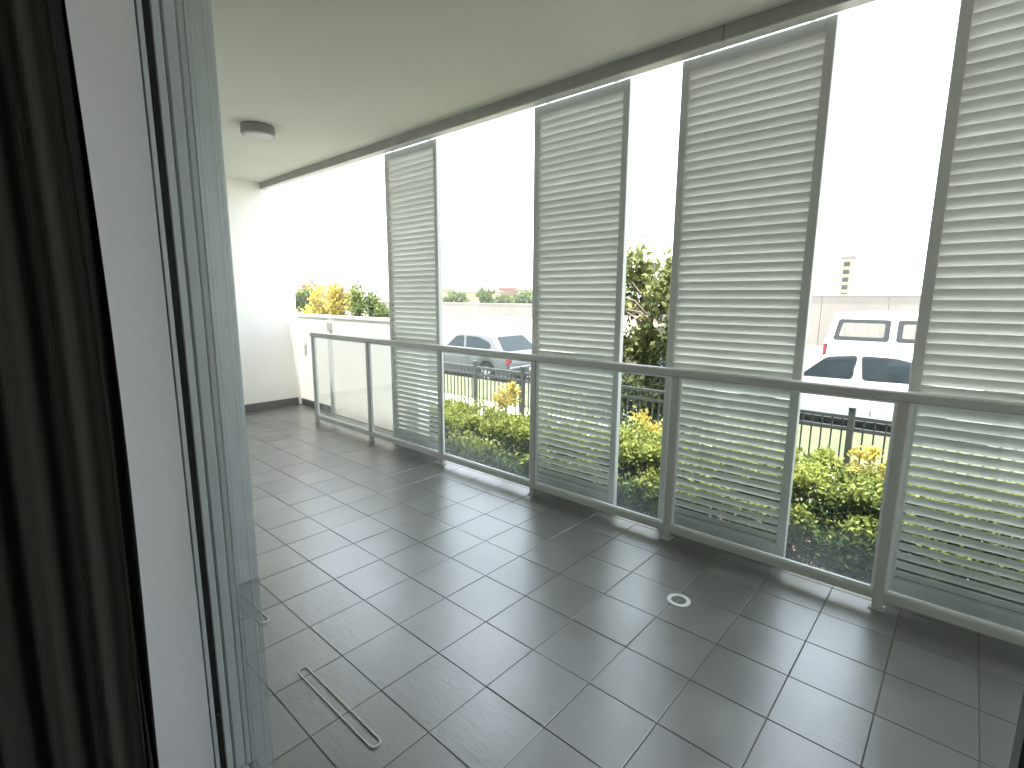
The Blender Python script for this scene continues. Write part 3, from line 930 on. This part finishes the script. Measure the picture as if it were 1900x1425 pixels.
    # wheels
    for c in wx:
        for sgn in (1, -1):
            wl = link('wheel', None, e, (c, sgn*(hw-0.115), wr))
            prof_ = [(wr*0.55, -0.09), (wr*0.95, -0.095), (wr, -0.07), (wr, 0.07), (wr*0.95, 0.095), (wr*0.62, 0.09)]
            obj('tyre', MB().lathe((0, 0, 0), prof_, 28, 'y'), MT['tyre'], wl, smooth=False)
            rm = MB()
            ys = 0.075*sgn
            rm.lathe((0, ys, 0), [(wr*0.62, -0.01), (wr*0.62, 0.012), (wr*0.56, 0.012), (wr*0.56, -0.01)], 28, 'y')
            for k in range(5):
                t = 2*math.pi*k/5+0.3
                c_, s_ = math.cos(t), math.sin(t)
                hw_ = 0.030
                vs_ = []
                for yy in (ys+0.004*sgn, ys+0.026*sgn):
                    for (rr_, h_) in ((0.03, -hw_), (wr*0.60, -hw_*1.3), (wr*0.60, hw_*1.3), (0.03, hw_)):
                        vs_.append((rr_*c_-h_*s_, yy, rr_*s_+h_*c_))
                rm.add(vs_, [(0, 1, 2, 3), (7, 6, 5, 4), (0, 4, 5, 1), (1, 5, 6, 2), (2, 6, 7, 3), (3, 7, 4, 0)])
            rm.lathe((0, ys+0.014*sgn, 0), [(0.045, -0.014), (0.045, 0.016), (0.02, 0.02)], 14, 'y')
            obj('rim', rm, MT['rim'], wl)
    # lamps, bumpers, handles, mirrors
    bz = lin(belt, L-0.1)
    tl = 0.30 if not van else 0.42
    for sgn in (1, -1):
        obj('tail_light', MB().box(L-0.13, L-0.004, sgn*hw*0.80-0.09, sgn*hw*0.80+0.09, bz-tl, bz-0.03, 0.02), MT['red'], e)
        obj('headlight', MB().box(0.02, 0.22, sgn*hw*0.76-0.13, sgn*hw*0.76+0.13, lin(belt, 0.1)-0.16, lin(belt, 0.1)-0.02, 0.03), MT['hlamp'], e)
        obj('mirror', MB().box(xa+0.22, xa+0.32, sgn*(hw+0.07)-0.07, sgn*(hw+0.07)+0.07, lin(belt, xa)+0.01, lin(belt, xa)+0.14, 0.03), paint, e)
        for hx in ((xb+0.55, xb+1.35) if not van else (1.75, 2.5)):
            obj('door_handle', MB().box(hx, hx+0.17, sgn*(hw*0.995+0.008)-0.012, sgn*(hw*0.995+0.008)+0.012, lin(belt, hx)-0.13, lin(belt, hx)-0.10, 0.004), paint, e)
        for hx in ((xa+0.35, xb+0.72, xb+1.60) if not van else (1.2, 2.0, 3.1)):
            obj('door_seam', MB().box(hx, hx+0.008, sgn*hw*1.0-0.004, sgn*hw*1.0+0.0012, sill+0.12, lin(belt, hx)-0.03), MT['trim'], e)
        obj('side_moulding', MB().box(wx[0]+wr*1.2, wx[1]-wr*1.2, sgn*(hw+0.002)-0.010, sgn*(hw+0.002)+0.010, sill+0.22, sill+0.27, 0.004), MT['trim'] if van else paint, e)
    obj('bumper', MB().box(L-0.10, L+0.05, -hw*0.84, hw*0.84, sill+0.10, sill+0.34, 0.04), paint, e)
    obj('front_bumper', MB().box(-0.05, 0.12, -hw*0.82, hw*0.82, sill+0.06, sill+0.28, 0.04), paint, e)
    return e

hatch = dict(L=4.25, W=1.72,
    prof=[(0, 0.62), (0.12, 0.72), (0.5, 0.84), (1.1, 0.93), (1.5, 0.96), (3.9, 1.00), (4.12, 0.96), (4.25, 0.66)],
    belt=[(0, 0.56), (0.3, 0.70), (1.0, 0.86), (1.5, 0.90), (3.6, 0.97), (4.25, 0.90)],
    sill=0.22, wr=0.315, wx=(0.82, 3.42), rf=None, frontw=True, rearw=True)
wagon_windows = [[(1.60, 0.96), (2.02, 1.33), (2.35, 1.36), (2.43, 0.97)], [(2.55, 0.97), (2.48, 1.36), (3.0, 1.34), (3.45, 1.22), (3.56, 1.12), (3.42, 0.99)]]
car('parked_car', 'silver hatchback parked at the kerb, tail and red lamp towards the gap between two screens', 'car',
    (-12.65, 8.95, RZ+rise(-10.5)), 0.0, MT['silver'], roof=(1.22, 2.0, 3.55, 4.08, 1.47, 0.15), windows=wagon_windows, **hatch)
car('parked_car', 'white hatchback with dark side windows parked in front of the white van', 'car',
    (-2.60, 9.2, RZ+rise(-0.4)), 0.0, MT['whitec'], roof=(1.22, 2.0, 3.55, 4.08, 1.50, 0.13),
    windows=[[(1.55, 0.97), (1.95, 1.33), (2.42, 1.38), (2.38, 0.98)], [(2.56, 0.98), (2.50, 1.38), (3.0, 1.37), (3.45, 1.27), (3.62, 1.12), (3.50, 1.0)]], **hatch)
car('parked_car', 'dark blue hatchback parked behind the silver hatchback, mostly behind a louvre screen', 'car',
    (-7.65, 8.95, RZ+rise(-5.5)), 0.0, MT['bluec'], roof=(1.22, 2.0, 3.55, 4.08, 1.47, 0.15), windows=wagon_windows, **hatch)
car('parked_van', 'long white van with see-through side windows behind the white hatchback', 'van',
    (3.05, 14.4, RZ+rise(0.7)), math.pi, MT['whitec'], L=4.75, W=1.75,
    prof=[(0, 0.80), (0.10, 1.0), (0.35, 1.18), (4.75, 1.25)], belt=[(0, 0.78), (0.3, 1.10), (0.6, 1.18), (4.6, 1.22), (4.75, 1.2)],
    sill=0.24, wr=0.33, wx=(0.75, 3.75), roof=(0.30, 1.05, 4.55, 4.72, 2.06, 0.16), rf=None, frontw=True, rearw=True, van=True,
    windows=[[(0.98, 1.33), (1.25, 1.82), (1.75, 1.84), (1.75, 1.33)], [(1.95, 1.33), (1.95, 1.84), (3.13, 1.84), (3.13, 1.33)], [(3.32, 1.33), (3.32, 1.84), (4.42, 1.84), (4.50, 1.33)]], glass=gl_van)

# ------------------------------------------------------------------ far things
def at(px, py, dist):
    """point at distance dist along the view axis for a place in the photograph (measuring aid)"""
    d = F + r1*((px-950)/950.7) + u1*((712.5-py)/950.7)
    return CAM + d*dist

wl_ = empty('boundary_wall', (0, 30, RZ), 'long weathered grey concrete wall across the street behind the parked vehicles', 'wall')
x = -8.0
h = 2.7
while x < 45:
    obj('wall_panel', MB().box(x, x+2.98, -0.10, 0.10, -0.1, h, 0.01), MT['conc'], wl_)
    obj('coping', MB().box(x, x+2.985, -0.14, 0.14, h+0.001, h+0.09, 0.01), MT['kerb'], wl_)
    x += 3.0

w2 = empty('boundary_wall', (0, 48, RZ), 'low pale grey boundary wall far beyond the silver hatchback', 'wall')
x = -110.0
while x < -12:
    obj('wall_panel', MB().box(x, x+3.98, -0.10, 0.10, -0.1, 1.65, 0.01), MT['conc'], w2)
    obj('coping', MB().box(x, x+3.985, -0.14, 0.14, 1.651, 1.74, 0.01), MT['kerb'], w2)
    x += 4.0

def house(x, y, w, d, h, rh, wall, roof, label, rz=0, group='houses on the far skyline'):
    e = empty('house', (x, y, RZ), label, 'house', rz, group)
    obj('wall', MB().box(-w/2, w/2, -d/2, d/2, -0.1, h), wall, e)
    ov = 0.5
    rb = MB().add([(-w/2-ov, -d/2-ov, h+0.01), (w/2+ov, -d/2-ov, h+0.01), (w/2+ov, d/2+ov, h+0.01), (-w/2-ov, d/2+ov, h+0.01), (-w/4, 0, h+rh), (w/4, 0, h+rh)],
                  [(0, 1, 5, 4), (2, 3, 4, 5), (1, 2, 5), (3, 0, 4), (3, 2, 1, 0)])
    ro = obj('roof', rb, roof, e)
    obj('chimney', MB().box(w*0.15, w*0.15+0.8, -0.4, 0.4, h+rh*0.5, h+rh+0.8), MT['brick'], ro)
    nwin = max(2, int(w//4))
    for i in range(nwin):
        cx = -w/2+w*(i+0.5)/nwin
        for fl in range(max(1, int(h//2.7))):
            obj('window', MB().box(cx-0.7, cx+0.7, -d/2-0.06, -d/2-0.001, 1.0+fl*2.8, 2.3+fl*2.8), MT['winfar'], e)
    return e
spec = [(552, 95, 16, 4.8, 'r', 'far house with a deep red roof beside the end of the low white wall'),
        (835, 150, 14, 7.5, 'g', 'far grey roofed house leftmost in the second gap'),
        (862, 170, 12, 9.0, 'r', 'far two storey house with red roof left of the tall pale block'),
        (888, 140, 10, 6.5, 'g', 'far small grey roofed house in the middle of the second gap'),
        (925, 180, 18, 9.5, 'r', 'far wide pink red roofed house right of the middle in the second gap'),
        (960, 160, 16, 8.5, 'r', 'far red roofed house near the right edge of the second gap'),
        (800, 160, 15, 7.5, 'r', 'far red roofed house behind the first louvre screen'),
        (1010, 150, 16, 7.5, 'g', 'far grey roofed house behind the second louvre screen')]
for px, dist, w, hh, c, lab in spec:
    p = at(px, 556, dist)
    house(p.x, p.y, w, 9, hh*0.62, hh*0.38, MT['brick'] if c == 'r' else MT['cream'], MT['roofr'] if c == 'r' else MT['roofg'], lab, rz=D2R(random.uniform(20, 50)))

# tower with a column of windows
p = at(1567, 556, 120)
tw = empty('tower', (p.x, p.y, RZ), 'slim distant cream tower with a column of dark windows', 'tower')
tw.rotation_euler[2] = D2R(-5)
tw.scale = (0.57, 0.57, 0.60)
obj('shaft', MB().box(-1.9, 1.9, -2, 2, -0.1, 19.6), MT['cream'], tw)
obj('tower_cap', MB().box(-2.5, 2.5, -2.6, 2.6, 19.61, 20.7, 0.1), MT['roofg'], tw)
for k in range(6):
    obj('window', MB().box(-1.1, 1.1, -2.1, -2.001, 2.2+k*2.9, 3.9+k*2.9), MT['winfar'], tw)

def ftree(px, dist, toppy, w, m, lab, nl=1500, ls=0.35, bias=0.45, crownf=0.75, name='tree', group='trees beyond the low wall and street'):
    p = at(px, 556, dist); q = at(px, toppy, dist)
    top = q.z
    H = top-RZ
    return tree(name, p.x, p.y, RZ, top, w, w, H*crownf, m, lab, 'tree', 24, nl, ls, bias, group, 0.09)
ftree(600, 26, 535, 1.05, MT['gold'], 'low yellow foliage tree left of the taller golden tree beyond the low wall', 1300, 0.22, 0.5, 0.7)
ftree(637, 24, 514, 0.75, MT['gold'], 'tallest upright golden tree beyond the low wall', 1200, 0.2, 0.42, 0.75)
ftree(684, 21, 533, 0.95, MT['ttree'], 'round green tree beside the golden tree behind the low wall', 5200, 0.15, 0.35, 0.95)
ftree(568, 60, 532, 1.8, MT['ttree'], 'grey green distant tree beside the red roofed house', 900, 0.5, 0.2)
for px, dist, tp, w, lab in ((845, 120, 545, 3, 'distant low tree at the left of the skyline in the second gap'),
                             (903, 110, 540, 2, 'distant dark tree in the middle of the skyline in the second gap'),
                             (945, 125, 549, 3.5, 'distant wide tree below the red roofs in the second gap'),
                             (978, 110, 545, 2.5, 'distant tree at the right of the skyline in the second gap')):
    ftree(px, dist, tp, w, MT['ttree'], lab, 700, 1.0, 0.25, 0.8)

# grass blades on the strips between path and road
n = 26000
gx = rng.uniform(-14, 6, n)
gy = np.where(rng.uniform(0, 1, n) < 0.35, rng.uniform(3.62, 4.08, n), rng.uniform(5.62, 6.72, n))
gz = np.array([slope(t) for t in gy])
gm = leafmesh('grass', np.stack([gx, gy, gz], 1), 0.07, MT['ttree'], rng.uniform(0.2, 1, n), up=3.0, aspect=0.12)
link('grass', gm, None, kind='stuff', label='short green grass on the strips beside the street footpath', cat='grass')

# thin summer haze
hz = bpy.data.materials.new('haze_air')
hz.use_nodes = True
hz.node_tree.nodes.remove(hz.node_tree.nodes['Principled BSDF'])
pv = hz.node_tree.nodes.new('ShaderNodeVolumePrincipled')
pv.inputs['Color'].default_value = (0.95, 0.95, 0.95, 1)
pv.inputs['Density'].default_value = 0.0005
hz.node_tree.links.new(pv.outputs[0], hz.node_tree.nodes['Material Output'].inputs['Volume'])
obj('haze', MB().box(-1600, 1600, -1600, 1700, -3.2, 32), hz, kind='stuff')
